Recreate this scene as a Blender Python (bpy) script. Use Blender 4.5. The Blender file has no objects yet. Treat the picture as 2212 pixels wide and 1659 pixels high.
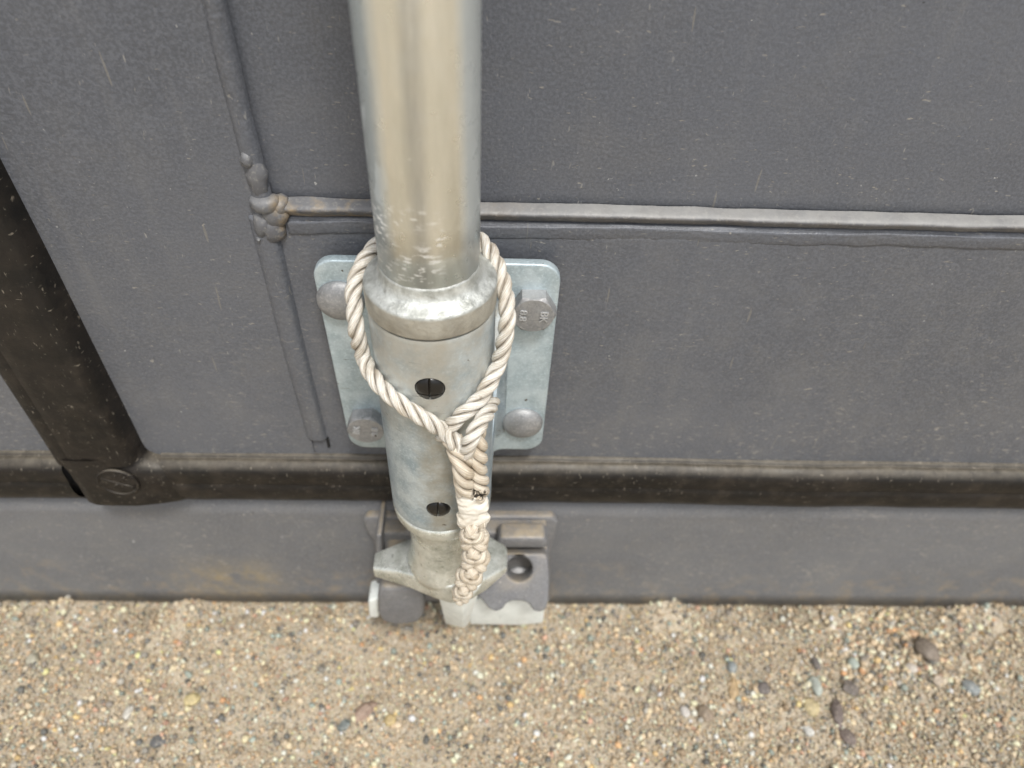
import bpy, bmesh, math, random
import numpy as np
from mathutils import Vector, Matrix, noise as mnoise

random.seed(7); RNG = np.random.default_rng(7)
S = bpy.context.scene
COL = S.collection
R = math.radians

# ------------------------------------------------------------------ camera
F, CX, CY = 1600.0, 1106.0, 829.5          # focal length and centre in 2212 x 1659 px
CAM = Vector((0, -.25, .467))
up = Vector((78, 1585, 1600)).normalized()
x0 = Vector((1, 0, 0)); x0 = (x0 - x0.dot(up) * up).normalized()
y0 = up.cross(x0); YAW = R(.7)
AX = math.cos(YAW) * x0 + math.sin(YAW) * y0
AY = up.cross(AX); AZ = up                 # world axes expressed in camera space
cam_d = bpy.data.cameras.new('camera'); cam = bpy.data.objects.new('camera', cam_d); COL.objects.link(cam)
cam.matrix_world = Matrix(((AX.x, AX.y, AX.z, CAM.x), (AY.x, AY.y, AY.z, CAM.y), (AZ.x, AZ.y, AZ.z, CAM.z), (0, 0, 0, 1)))
cam_d.sensor_width = 36; cam_d.lens = 36 * F / 2212; cam_d.clip_start = .01; cam_d.clip_end = 500
cam_d.dof.use_dof = True; cam_d.dof.focus_distance = .285; cam_d.dof.aperture_fstop = 8.0
S.camera = cam

def ray(px, py):
    r = Vector(((px - CX) / F, -(py - CY) / F, -1))
    return Vector((r.dot(AX), r.dot(AY), r.dot(AZ)))
def at(px, py, Y):
    w = ray(px, py); return CAM + w * ((Y - CAM.y) / w.y)
def atg(px, py, z=0.):
    w = ray(px, py); return CAM + w * ((z - CAM.z) / w.z)

# ------------------------------------------------------------------ world, sun, exposure
SUN_EL, SUN_AZ = R(64), R(160)             # azimuth clockwise from +Y; the light comes from behind the camera
W = bpy.data.worlds.new('World'); S.world = W; W.use_nodes = True
nt = W.node_tree; nt.nodes.clear()
sky = nt.nodes.new('ShaderNodeTexSky'); sky.sky_type = 'NISHITA'; sky.sun_disc = False
sky.sun_elevation = SUN_EL; sky.sun_rotation = SUN_AZ; sky.air_density = 1.0; sky.dust_density = 3.0; sky.ozone_density = 1
hs = nt.nodes.new('ShaderNodeHueSaturation'); hs.inputs['Saturation'].default_value = .22
bg = nt.nodes.new('ShaderNodeBackground'); bg.inputs[1].default_value = .095
wo = nt.nodes.new('ShaderNodeOutputWorld')
nt.links.new(sky.outputs[0], hs.inputs['Color']); nt.links.new(hs.outputs[0], bg.inputs[0]); nt.links.new(bg.outputs[0], wo.inputs[0])
sl = bpy.data.lights.new('sun', 'SUN'); sl.energy = 1.5; sl.angle = R(10); sl.color = (1, .97, .93)
so = bpy.data.objects.new('sun', sl); COL.objects.link(so)
sd = Vector((math.sin(SUN_AZ) * math.cos(SUN_EL), math.cos(SUN_AZ) * math.cos(SUN_EL), math.sin(SUN_EL)))
so.rotation_euler = sd.to_track_quat('Z', 'Y').to_euler(); so.location = sd * 5
S.view_settings.view_transform = 'Standard'; S.view_settings.look = 'None'
S.view_settings.exposure = .84; S.view_settings.gamma = 1; S.view_settings.use_curve_mapping = False
S.render.engine = 'CYCLES'; S.cycles.use_denoising = True; S.cycles.max_bounces = 8

# ------------------------------------------------------------------ materials
class M:
    def __init__(s, name):
        s.m = bpy.data.materials.new(name); s.m.use_nodes = True
        s.t = s.m.node_tree; s.b = s.t.nodes['Principled BSDF']
        s.co = s.t.nodes.new('ShaderNodeTexCoord'); s.v = s.co.outputs['Object']
    def n(s, typ, **k):
        o = s.t.nodes.new(typ)
        for a, b in k.items(): setattr(o, a, b)
        return o
    def put(s, sock, val):
        if isinstance(val, bpy.types.NodeSocket): s.t.links.new(val, sock)
        elif val is not None:
            if isinstance(val, tuple) and len(val) == 3 and sock.type == 'RGBA': val = (*val, 1)
            sock.default_value = val
    def mapped(s, scale=(1, 1, 1), rot=(0, 0, 0), loc=(0, 0, 0), src=None):
        o = s.n('ShaderNodeMapping'); s.put(o.inputs[0], src or s.v)
        o.inputs['Scale'].default_value = scale; o.inputs['Rotation'].default_value = rot; o.inputs['Location'].default_value = loc
        return o.outputs[0]
    def noise(s, scale, detail=3, rough=.55, vec=None, dist=0):
        o = s.n('ShaderNodeTexNoise'); s.put(o.inputs['Vector'], vec or s.v)
        o.inputs['Scale'].default_value = scale; o.inputs['Detail'].default_value = detail
        o.inputs['Roughness'].default_value = rough; o.inputs['Distortion'].default_value = dist
        return o.outputs['Fac']
    def ramp(s, fac, a, b, va=0., vb=1.):
        o = s.n('ShaderNodeMapRange'); s.put(o.inputs[0], fac)
        for i, x in zip((1, 2, 3, 4), (a, b, va, vb)): s.put(o.inputs[i], x)
        return o.outputs[0]
    def math(s, op, a, b=None, clamp=False):
        o = s.n('ShaderNodeMath', operation=op, use_clamp=clamp); s.put(o.inputs[0], a); s.put(o.inputs[1], b); return o.outputs[0]
    def mix(s, f, a, b, blend='MIX'):
        o = s.n('ShaderNodeMix', data_type='RGBA', blend_type=blend)
        s.put(o.inputs[0], f); s.put(o.inputs[6], a); s.put(o.inputs[7], b); return o.outputs[2]
    def xyz(s, src=None):
        o = s.n('ShaderNodeSeparateXYZ'); s.put(o.inputs[0], src or s.v); return o.outputs
    def bump(s, h, strength=.3, dist=.001, chain=None):
        o = s.n('ShaderNodeBump'); s.put(o.inputs['Height'], h); o.inputs['Strength'].default_value = strength
        o.inputs['Distance'].default_value = dist
        if chain is not None: s.put(o.inputs['Normal'], chain)
        return o.outputs[0]
    def out(s, color=None, rough=None, metal=None, normal=None, spec=None):
        for k, v in (('Base Color', color), ('Roughness', rough), ('Metallic', metal), ('Normal', normal), ('Specular IOR Level', spec)):
            s.put(s.b.inputs[k], v)
        return s.m
    def flecks(s, scale, lo, hi, stretch, rot=(0, 0, 0), seed=0.):
        """small separate marks: a stretched noise cut near its top"""
        return s.ramp(s.noise(scale, 2, .5, s.mapped(stretch, rot, (seed, seed * 1.7, seed * .3))), lo, hi)

def paint(name, base, dusty=1.0, rough=.38, stain=None, ledge=False):
    m = M(name)
    big = m.ramp(m.noise(7, 3), .35, .68)
    fine = m.noise(850, 2, .7)
    c = m.mix(big, tuple(x * .86 for x in base), tuple(x * 1.14 for x in base))
    c = m.mix(m.ramp(fine, .42, .62, 0, .8), c, tuple(x * 1.38 for x in base))
    z = m.xyz()[2]
    low = m.ramp(z, .42, .02, .12, 1.)                         # dust thickens toward the ground
    dust = m.math('MULTIPLY', m.ramp(m.noise(38, 5, .65), .46, .75, 0, .55), low)
    c = m.mix(m.math('MULTIPLY', dust, dusty * .62, True), c, (.25, .235, .205))
    for sc, lo, hi, st, ro, sd, col, am in (
            (230, .69, .76, (1, 1, 3.2), (0, .9, 0), 3.1, (.42, .38, .31), .75),
            (190, .70, .77, (3.4, 1, 1), (0, .5, 0), 8.3, (.45, .43, .38), .7),
            (330, .70, .76, (1, 1, 2), (0, -.6, 0), 5.2, (.5, .46, .38), .6),
            (420, .74, .78, (1, 1, 1), (0, 0, 0), 1.2, (.6, .6, .58), .8),
            (300, .775, .80, (1, 1, 1), (0, 0, 0), 9.9, (.01, .01, .01), .9)):
        f = m.flecks(sc, lo, hi, st, ro, sd)
        f = m.math('MULTIPLY', f, m.ramp(m.noise(24, 2, vec=m.mapped(loc=(sd, 0, 0))), .36, .62, .15, am))
        if col[0] > .1: f = m.math('MULTIPLY', f, m.ramp(z, .45, .1, .4, 1.1))
        c = m.mix(f, c, col)
    low_pale = m.math('MULTIPLY', m.ramp(z, .36, .10, 0, .22), m.ramp(m.noise(14, 4, .6), .25, .7, .5, 1))
    c = m.mix(low_pale, c, (.27, .265, .25))  # paler grey toward the bottom, broken up by noise
    if ledge:
        g = m.n('ShaderNodeNewGeometry'); nz = m.xyz(g.outputs['Normal'])[2]
        c = m.mix(m.math('MULTIPLY', m.ramp(nz, .6, .95), m.ramp(m.noise(70, 5, .7), .35, .6, .1, .8)), c, (.38, .31, .21))
        c = m.mix(m.math('MULTIPLY', m.ramp(m.noise(120, 4, .7), .52, .7), .5), c, (.24, .24, .24))
    if stain:
        x = m.xyz()[0]
        dx = m.ramp(m.math('ABSOLUTE', m.math('SUBTRACT', x, stain[0])), .045, .008); dz = m.ramp(m.math('ABSOLUTE', m.math('SUBTRACT', z, stain[1])), .034, .006)
        c = m.mix(m.math('MULTIPLY', m.math('MULTIPLY', dx, dz), m.ramp(m.noise(60, 5, .75), .38, .64, 0, .8)), c, (.36, .28, .15))
    sk = m.math('MULTIPLY', m.ramp(m.noise(210, 3, .6, m.mapped((1, 1, 2.6), (0, .25, 0), (1.1, 0, 2.))), .585, .67), m.math('MULTIPLY', m.ramp(z, .32, .15), m.ramp(m.noise(15, 3, .6), .42, .62)))
    c = m.mix(m.math('MULTIPLY', sk, .5), c, (.40, .37, .32))
    # rain-washed dust streaks running down
    st = m.ramp(m.noise(1, 4, .6, m.mapped((95, 30, 5.5))), .56, .78, 0, .20)
    c = m.mix(m.math('MULTIPLY', st, m.ramp(m.noise(5, 2), .4, .62)), c, (.28, .27, .24))
    sp = m.math('MULTIPLY', m.ramp(m.noise(75, 5, .75), .5, .68), m.ramp(m.math('ADD', z, m.math('MULTIPLY', m.math('SUBTRACT', m.noise(16, 3), .5), .09)), .055, .012, 0, .6))
    c = m.mix(sp, c, (.34, .27, .18))                            # sand splashed up the foot
    # long faint scratches
    sc_ = m.flecks(55, .74, .75, (7, 1, .6), (0, -.55, 0), 4.4)
    c = m.mix(m.math('MULTIPLY', sc_, .3), c, (.3, .27, .21))
    n1 = m.bump(m.noise(700, 3, .6), .42, .0006)
    n2 = m.bump(m.noise(45, 2, .5), .22, .0012, n1)
    r = m.math('ADD', m.ramp(m.noise(60, 4), .3, .7, rough - .05, rough + .12), m.math('MULTIPLY', dust, .25), True)
    return m.out(c, r, 0., n2, .5)

PAINT = paint('grey_door_paint', (.090, .097, .113))
KEEP = paint('grey_cast_paint', (.135, .137, .146), 1.2, .42, None, True)
SILLP = paint('grey_sill_paint', (.128, .133, .144), .9, .5, (-.165, .026))

def weld_mat():
    m = M('painted_weld')
    c = m.mix(m.ramp(m.noise(70, 4), .35, .7), (.10, .102, .112), (.15, .153, .16))
    xz = m.xyz()
    near = m.math('MULTIPLY', m.ramp(xz[0], .02, -.055, .10, 1.), m.ramp(xz[2], .318, .312))
    rust = m.math('MULTIPLY', m.ramp(m.noise(95, 5, .65), .42, .58), near)
    c = m.mix(m.math('MULTIPLY', m.math('MULTIPLY', rust, m.ramp(xz[0], -.0845, -.0815)), .8, True), c, (.30, .23, .14))
    c = m.mix(m.ramp(m.noise(600, 2), .55, .75, 0, .5), c, (.32, .31, .28))
    g = m.n('ShaderNodeNewGeometry'); nz = m.xyz(g.outputs['Normal'])[2]
    skylit = m.math('MULTIPLY', m.ramp(nz, .2, .8), m.math('MULTIPLY', m.ramp(xz[0], -.05, .05, .2, .75), m.ramp(m.noise(90, 4, .7), .3, .6, .6, 1)))
    c = m.mix(skylit, c, (.32, .315, .30))  # bead tops painted paler in place of the skylight they catch
    nn = m.bump(m.noise(500, 3), .4, .0006)
    return m.out(c, .5, 0., nn)
WELD = weld_mat()

def rubber():
    m = M('pale_topped_rubber')
    c = m.mix(m.ramp(m.noise(60, 4, .6, m.mapped((.35, 1, 1))), .35, .72), (.005, .0045, .004), (.016, .0125, .010))
    g = m.n('ShaderNodeNewGeometry'); nz = m.xyz(g.outputs['Normal'])[2]
    top = m.math('MULTIPLY', m.ramp(nz, .45, .95), m.ramp(m.noise(120, 4, .7), .3, .62, .35, 1))
    c = m.mix(m.math('MULTIPLY', top, .65), c, (.20, .175, .135))                          # upward faces mixed toward pale brown
    low = m.ramp(m.xyz()[2], .42, .12, .05, .55)
    c = m.mix(m.math('MULTIPLY', m.ramp(m.noise(90, 5, .7), .48, .78), m.math('MULTIPLY', low, .6)), c, (.10, .08, .06))
    for sd, ro, st in ((2.2, (0, .3, 0), (4, 1, 1)), (6.1, (0, .9, 0), (1, 1, 3.2)), (9.3, (0, -.4, 0), (3, 1, 1))):
        f = m.flecks(260, .69, .78, st, ro, sd)
        c = m.mix(m.math('MULTIPLY', m.math('MULTIPLY', f, m.ramp(m.xyz()[2], .5, .15, .5, 1)), .55), c, (.34, .30, .24))
    nn = m.bump(m.noise(260, 4, .6), .35, .0008)
    return m.out(c, m.ramp(m.noise(80, 3), .3, .7, .42, .62), 0., nn, .4)
RUB = rubber()

def galv(name, c1, c2, rough=.5, metal=.55, stain=0., streak=False):
    m = M(name)
    c = m.mix(m.ramp(m.noise(85, 6, .72), .38, .62), c1, c2)
    c = m.mix(m.ramp(m.noise(900, 2, .6), .5, .72, 0, .45), c, tuple(min(1, x * 1.3) for x in c2))
    if streak:
        x, y, z = m.xyz()[0:3]
        wob = m.math('MULTIPLY', m.math('SUBTRACT', m.noise(55, 5, .7), .5), .018)
        f = m.ramp(m.math('ABSOLUTE', m.math('ADD', m.math('SUBTRACT', x, -.019), wob)), .0035, .010, 1., 0.)
        f = m.math('MULTIPLY', f, m.ramp(m.noise(130, 4, .7), .3, .6, .35, 1))
        c = m.mix(m.math('MULTIPLY', f, .8), c, (.36, .335, .27))
        f2 = m.math('MULTIPLY', m.ramp(z, .242, .262), m.ramp(m.noise(70, 5, .7), .35, .6, .15, .8))
        c = m.mix(f2, c, (.50, .49, .44))
    if stain:
        c = m.mix(m.ramp(m.noise(45, 5, .7, m.mapped((1, 1, .4))), .5, .8, 0, stain), c, (.40, .34, .25))
    c = m.mix(m.flecks(260, .74, .79, (1, 1, 1), (0, 0, 0), 2.), c, (.1, .08, .06))
    c = m.mix(m.math('MULTIPLY', m.flecks(90, .715, .73, (1, 1, 9), (0, .9, 0), 7.), .5), c, (.16, .16, .15))
    nn = m.bump(m.noise(500, 4, .65), .32, .0006)
    return m.out(c, m.ramp(m.noise(160, 4, .6), .3, .7, rough - .07, rough + .1), metal, nn)
PLATE = galv('zinc_plate', (.33, .41, .445), (.49, .57, .60), .46, .4, .12)
HUMP = galv('zinc_housing', (.33, .41, .46), (.56, .63, .66), .42, .5, .25, True)
CAST = galv('dull_cast_bolt', (.24, .245, .25), (.38, .38, .38), .52, .5, .3)
MARK = galv('worn_marking', (.42, .43, .43), (.52, .52, .52), .45, .4)
CAM_M = galv('zinc_cam', (.44, .46, .40), (.78, .80, .74), .30, .6, .6)

CAM_LIT = galv('brightened_cam_zinc', (.74, .78, .74), (.88, .92, .88), .4, .15, .12)  # paler copy of the cam zinc, bounce light put into its colour
def rodmat():
    m = M('worn_zinc_tube')
    v = m.mapped((1, 1, .18))
    c = m.mix(m.ramp(m.noise(120, 4, .6, v), .3, .7), (.66, .665, .605), (.82, .815, .75))
    x, y, z = m.xyz()[0:3]
    # painted reflections: dull vertical band of a person, matte side strips of the door
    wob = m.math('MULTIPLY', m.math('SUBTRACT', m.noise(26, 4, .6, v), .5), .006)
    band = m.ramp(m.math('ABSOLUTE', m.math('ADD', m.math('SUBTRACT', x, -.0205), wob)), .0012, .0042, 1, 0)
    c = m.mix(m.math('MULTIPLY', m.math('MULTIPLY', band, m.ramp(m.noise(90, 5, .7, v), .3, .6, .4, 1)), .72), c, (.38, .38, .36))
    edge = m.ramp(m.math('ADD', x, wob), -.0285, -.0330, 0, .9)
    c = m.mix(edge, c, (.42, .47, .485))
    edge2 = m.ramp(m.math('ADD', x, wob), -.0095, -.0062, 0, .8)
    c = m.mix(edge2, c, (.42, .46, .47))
    # worn white nicks near the foot of the tube
    f = m.flecks(330, .575, .60, (1, 1, 3.0), (0, .15, 0), 3.)
    zone = m.math('MULTIPLY', m.ramp(m.noise(45, 2, .5), .34, .5), m.math('MULTIPLY', m.ramp(z, .350, .340), m.ramp(z, .318, .324)))
    zone = m.math('MULTIPLY', zone, m.ramp(x, -.012, -.018))
    fz = m.math('MULTIPLY', f, zone)
    c = m.mix(fz, c, (.93, .94, .93))
    f = m.flecks(420, .72, .76, (1, 1, 3.), (0, .3, 0), 12.)
    c = m.mix(m.math('MULTIPLY', f, .6), c, (.85, .85, .82))
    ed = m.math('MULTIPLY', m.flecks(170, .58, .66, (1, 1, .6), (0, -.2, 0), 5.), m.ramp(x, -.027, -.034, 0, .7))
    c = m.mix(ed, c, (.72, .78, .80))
    nn = m.bump(m.noise(380, 4, .65), .28, .0006)
    nn = m.bump(m.noise(30, 2), .16, .002, nn)
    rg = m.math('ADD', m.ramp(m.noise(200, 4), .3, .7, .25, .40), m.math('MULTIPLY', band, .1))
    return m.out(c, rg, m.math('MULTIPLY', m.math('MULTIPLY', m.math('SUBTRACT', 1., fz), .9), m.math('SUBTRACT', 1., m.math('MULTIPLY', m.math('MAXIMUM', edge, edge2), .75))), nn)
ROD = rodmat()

def collarmat():
    m = M('scraped_zinc_collar')
    c = m.mix(m.ramp(m.noise(170, 5, .7), .35, .65), (.36, .37, .34), (.70, .72, .69))
    z = m.xyz()[2]
    band = m.ramp(z, .3108, .3116)
    c2 = m.mix(m.ramp(m.noise(110, 5, .6), .35, .7), (.36, .345, .30), (.54, .53, .47))
    c = m.mix(band, c2, c)
    c = m.mix(m.math('MULTIPLY', m.flecks(110, .70, .75, (1, 1, 1), (0, 0, 0), 3.), .7), c, (.13, .11, .08))
    nn = m.bump(m.noise(330, 5, .7), .6, .0010)
    return m.out(c, m.ramp(m.noise(250, 4), .3, .7, .36, .6), .6, nn)
COLLAR = collarmat()

def simple(name, col, rough=.5, metal=0., bump=0., sc=400):
    m = M(name); c = m.mix(m.ramp(m.noise(sc * .3, 4), .3, .7), tuple(x * .8 for x in col), tuple(min(1, x * 1.2) for x in col))
    return m.out(c, rough, metal, m.bump(m.noise(sc, 3), bump, .0006) if bump else None)
BLACK = simple('black_screw', (.006, .0055, .005), .28, 0, .2)
DARK = simple('recess_shade', (.008, .008, .008), .8)

BURN = at(1036, 1070, -.0775)
def ropemat(name, a, b, glossy=.42):
    m = M(name)
    uv = m.co.outputs['UV']
    fib = m.noise(1, 3, .65, m.mapped((3.2, 26, 1), (0, 0, 0), src=uv), .3)       # fibres run along the strand
    coarse = m.noise(1, 3, .6, m.mapped((1.5, 11, 1), src=uv))
    c = m.mix(m.ramp(fib, .34, .60), a, b)
    c = m.mix(m.ramp(m.noise(90, 4, .6), .48, .72, 0, .6), c, tuple(x * y for x, y in zip(a, (.86, .78, .66))))
    c = m.mix(m.math('MULTIPLY', m.flecks(300, .72, .76, (1, 1, 1), (0, 0, 0), 4.), .5), c, (.2, .15, .1))
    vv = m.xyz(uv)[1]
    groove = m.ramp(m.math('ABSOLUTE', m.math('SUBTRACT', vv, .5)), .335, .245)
    c = m.mix(m.math('MULTIPLY', groove, .5), c, (.22, .17, .115))      # strand sides facing each other mixed toward dark brown
    vd = m.n('ShaderNodeVectorMath', operation='DISTANCE'); m.put(vd.inputs[0], m.v); vd.inputs[1].default_value = BURN
    c = m.mix(m.math('MULTIPLY', m.ramp(vd.outputs['Value'], .0040, .0026), m.ramp(m.noise(520, 3, .6), .44, .49)), c, (.02, .015, .01))
    h = m.math('ADD', fib, m.math('MULTIPLY', coarse, .7))
    nn = m.bump(h, .6, .0006)
    m.b.inputs['Subsurface Weight'].default_value = .12
    m.b.inputs['Subsurface Radius'].default_value = (.004, .003, .002)
    m.b.inputs['Subsurface Scale'].default_value = .3
    return m.out(c, glossy, 0., nn, .5)
ROPE = ropemat('cream_polypropylene', (.42, .37, .29), (.84, .82, .76))
TAIL = ropemat('aged_polypropylene', (.46, .38, .28), (.76, .70, .59))
MELT = M('melted_plastic')
_c = MELT.mix(MELT.ramp(MELT.noise(160, 5, .65), .48, .8), (.84, .80, .71), (.55, .46, .33))
_p = BURN
_v = MELT.n('ShaderNodeVectorMath', operation='DISTANCE'); MELT.put(_v.inputs[0], MELT.v); _v.inputs[1].default_value = _p
_f = MELT.math('MULTIPLY', MELT.ramp(_v.outputs['Value'], .0050, .0034), MELT.ramp(MELT.noise(520, 3, .6), .46, .5))
_c = MELT.mix(_f, _c, (.02, .015, .01))
MELT = MELT.out(_c, .36, 0., MELT.bump(MELT.noise(300, 4), .35, .001), .5)

def sandmat():
    m = M('sand')
    c = m.mix(m.ramp(m.noise(420, 4, .7), .3, .7), (.36, .30, .215), (.70, .62, .49))
    c = m.mix(m.ramp(m.noise(9, 3), .35, .65, 0, .35), c, (.40, .33, .24))
    c = m.mix(m.flecks(500, .66, .72, (1, 1, 1), (0, 0, 0), 3.), c, (.06, .065, .07))
    c = m.mix(m.flecks(450, .68, .74, (1, 1, 1), (0, 0, 0), 7.), c, (.7, .66, .6))
    return m.out(c, .9, 0., m.bump(m.noise(500, 4, .7), .8, .002), .2)
SAND = sandmat()
def grainmat():
    m = M('sand_grain')
    a = m.n('ShaderNodeAttribute'); a.attribute_name = 'tint'
    c = m.mix(m.ramp(m.noise(900, 2), .4, .7, 0, .3), a.outputs['Color'], (.32, .26, .19))
    return m.out(c, .8, 0., None, .25)
GRAIN = grainmat()

# ------------------------------------------------------------------ object helpers
def tag(o, label=None, cat=None, group=None, kind=None):
    for k, v in (('label', label), ('category', cat), ('group', group), ('kind', kind)):
        if v: o[k] = v
    return o
def empty(name, loc=(0, 0, 0)):
    o = bpy.data.objects.new(name, None); COL.objects.link(o); o.location = loc; o.empty_display_size = .02
    return o
def link(name, me, mat=None, parent=None):
    o = bpy.data.objects.new(name, me); COL.objects.link(o)
    if mat is not None and not me.materials: me.materials.append(mat)
    if parent is not None:
        o.parent = parent
        p = parent; off = Vector()
        while p is not None: off += p.location; p = p.parent
        o.location = -off                                        # vertices stay in world coordinates
    return o
def mesh(name, V, Fc, mat, parent=None, smooth=True):
    me = bpy.data.meshes.new(name); me.from_pydata([tuple(v) for v in V], [], Fc)
    bm = bmesh.new(); bm.from_mesh(me); bmesh.ops.recalc_face_normals(bm, faces=bm.faces); bm.to_mesh(me); bm.free()
    if smooth: me.polygons.foreach_set('use_smooth', [True] * len(me.polygons))
    return link(name, me, mat, parent)
def bevel(o, w, seg=3):
    b = o.modifiers.new('bevel', 'BEVEL'); b.width = w; b.segments = seg; b.limit_method = 'ANGLE'; b.angle_limit = R(35)
    o.data.polygons.foreach_set('use_smooth', [True] * len(o.data.polygons))
    b.harden_normals = False
    return o
def box(name, x, y, z, mat, parent=None, bv=0.):
    V = [(a, b, c) for a in x for b in y for c in z]
    Fc = [(0, 1, 3, 2), (4, 6, 7, 5), (0, 4, 5, 1), (2, 3, 7, 6), (0, 2, 6, 4), (1, 5, 7, 3)]
    o = mesh(name, V, Fc, mat, parent, False)
    if bv: bevel(o, bv)
    return o
def prism(name, pts, ya, yb, mat, parent=None, bv=0., seg=3):
    """outline in x,z extruded in y; front = ya"""
    n = len(pts)
    V = [(p[0], ya, p[1]) for p in pts] + [(p[0], yb, p[1]) for p in pts]
    Fc = [tuple(range(n)), tuple(range(2 * n - 1, n - 1, -1))] + [(i, (i + 1) % n, (i + 1) % n + n, i + n) for i in range(n)]
    o = mesh(name, V, Fc, mat, parent, False)
    if bv: bevel(o, bv, seg)
    return o
def grid(name, P, mat, parent=None, close_v=False, cap=False, uv=None):
    """P[i][j] grid of points"""
    n, k = len(P), len(P[0]); V = [p for row in P for p in row]; Fc = []
    for i in range(n - 1):
        for j in range(k if close_v else k - 1):
            Fc.append((i * k + j, i * k + (j + 1) % k, (i + 1) * k + (j + 1) % k, (i + 1) * k + j))
    if cap: Fc += [tuple(range(k)), tuple(range((n - 1) * k, n * k))]
    me = bpy.data.meshes.new(name); me.from_pydata([tuple(v) for v in V], [], Fc)
    if uv:
        L = me.uv_layers.new(name='UVMap')
        for pi, p in enumerate(me.polygons):
            for li, vi in zip(p.loop_indices, p.vertices):
                i, j = divmod(vi, k); jj = j
                if close_v and j == 0 and pi < (n - 1) * k and pi % k == k - 1: jj = k
                L.data[li].uv = (uv[0] * i / (n - 1), uv[1] * jj / k)
    bm = bmesh.new(); bm.from_mesh(me); bmesh.ops.recalc_face_normals(bm, faces=bm.faces); bm.to_mesh(me); bm.free()
    me.polygons.foreach_set('use_smooth', [True] * len(me.polygons))
    return link(name, me, mat, parent)
def lathe(name, prof, cx, cy, mat, parent=None, n=64, wob=0.):
    """prof: (radius, z)"""
    P = []
    for r, z in prof:
        P.append([(cx + (r + wob * mnoise.noise(Vector((math.cos(a) * 4, math.sin(a) * 4, z * 300)))) * math.sin(a),
                   cy - (r + wob * mnoise.noise(Vector((math.cos(a) * 4, math.sin(a) * 4, z * 300)))) * math.cos(a), z)
                  for a in (2 * math.pi * j / n for j in range(n))])
    return grid(name, P, mat, parent, True, True)
def lathe_y(name, prof, cx, cz, mat, parent=None, n=40):
    """turned about a y axis; prof: (radius, y)"""
    P = [[(cx + r * math.cos(a), y, cz + r * math.sin(a)) for a in (2 * math.pi * j / n for j in range(n))] for r, y in prof]
    return grid(name, P, mat, parent, True, True)
def bake(o):
    dg = bpy.context.evaluated_depsgraph_get(); dg.update()
    me = bpy.data.meshes.new_from_object(o.evaluated_get(dg)); old = o.data
    o.modifiers.clear(); o.data = me; me.name = old.name; return o
def cut(o, cutter):
    b = o.modifiers.new('cut', 'BOOLEAN'); b.object = cutter; b.solver = 'EXACT'; b.operation = 'DIFFERENCE'
    bpy.context.view_layer.update(); bake(o); bpy.data.objects.remove(cutter)
def N(x, y=0., z=0.): return mnoise.noise(Vector((x, y, z)))
def ridge(name, path, wl, wr, h, mat, parent, base=0., wob=.12, freq=60, nseg=None, prof=None, seed=0.):
    """weld bead lying on the y = base plane along an x,z path"""
    pts = [Vector((p[0], 0, p[1])) for p in path]; sp = catmull(pts, nseg or 40)
    k = 15; P = []; acc = 0
    for i, c in enumerate(sp):
        t = (sp[min(i + 1, len(sp) - 1)] - sp[max(i - 1, 0)]).normalized()
        nrm = Vector((-t.z, 0, t.x))
        if i: acc += (c - sp[i - 1]).length
        a = 1 + wob * 2 * N(acc * freq, seed); b = wob * N(acc * freq * .7, seed + 9)
        e = min(1, i / 3., (len(sp) - 1 - i) / 3.)
        row = []
        for j in range(k):
            u = -1 + 2 * j / (k - 1)
            off = (u * (wl if u < 0 else wr)) * a + b * wl
            y = base - (h * a * e * (prof(u) if prof else math.sqrt(max(0, 1 - u * u)))) + (.0006 if abs(u) == 1 else 0)
            y -= .00018 * N(off * 900, acc * 500, seed)
            row.append(c + nrm * off + Vector((0, y, 0)))
        P.append(row)
    return grid(name, P, mat, parent)
def catmull(pts, per):
    out = []
    n = len(pts)
    for i in range(n - 1):
        p0, p1, p2, p3 = pts[max(i - 1, 0)], pts[i], pts[i + 1], pts[min(i + 2, n - 1)]
        for s in range(per):
            t = s / per
            out.append(.5 * ((2 * p1) + (p2 - p0) * t + (2 * p0 - 5 * p1 + 4 * p2 - p3) * t * t + (3 * p1 - p0 - 3 * p2 + p3) * t ** 3))
    out.append(pts[-1].copy()); return out

# ------------------------------------------------------------------ ground
def gh(x, y):
    return ((.010 * N(x * 34, 7.7) + .007 * N(x * 105, 3.1)) * max(0, min(1, 1 + y / .016)) + .0030 * N(x * 9, y * 9, 1.3) + .0030 * N(x * 28, y * 28, 4.1) + .0022 * N(x * 90, y * 90, 2.2)) - .0042
xs = sorted(set([-40, -20, -10, -5, -2.5, -1.4, -.9] + [round(-.6 + i * .006, 4) for i in range(201)] + [.9, 1.4, 2.5, 5, 10, 20, 40]))
ys = sorted(set([-40, -20, -10, -5, -2.5, -1.2, -.7] + [round(-.42 + i * .006, 4) for i in range(76)] + [.06, .2, 1, 3, 8, 20, 40]))
P = []
for x in xs:
    P.append([(x, y, gh(x, y) - .0008 + (0 if abs(x) < 1 else .03 * N(x * .3, y * .3))) for y in ys])
g = grid('ground', P, SAND); tag(g, 'coarse tan sand and grit in front of the container', None, kind='structure')

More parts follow.
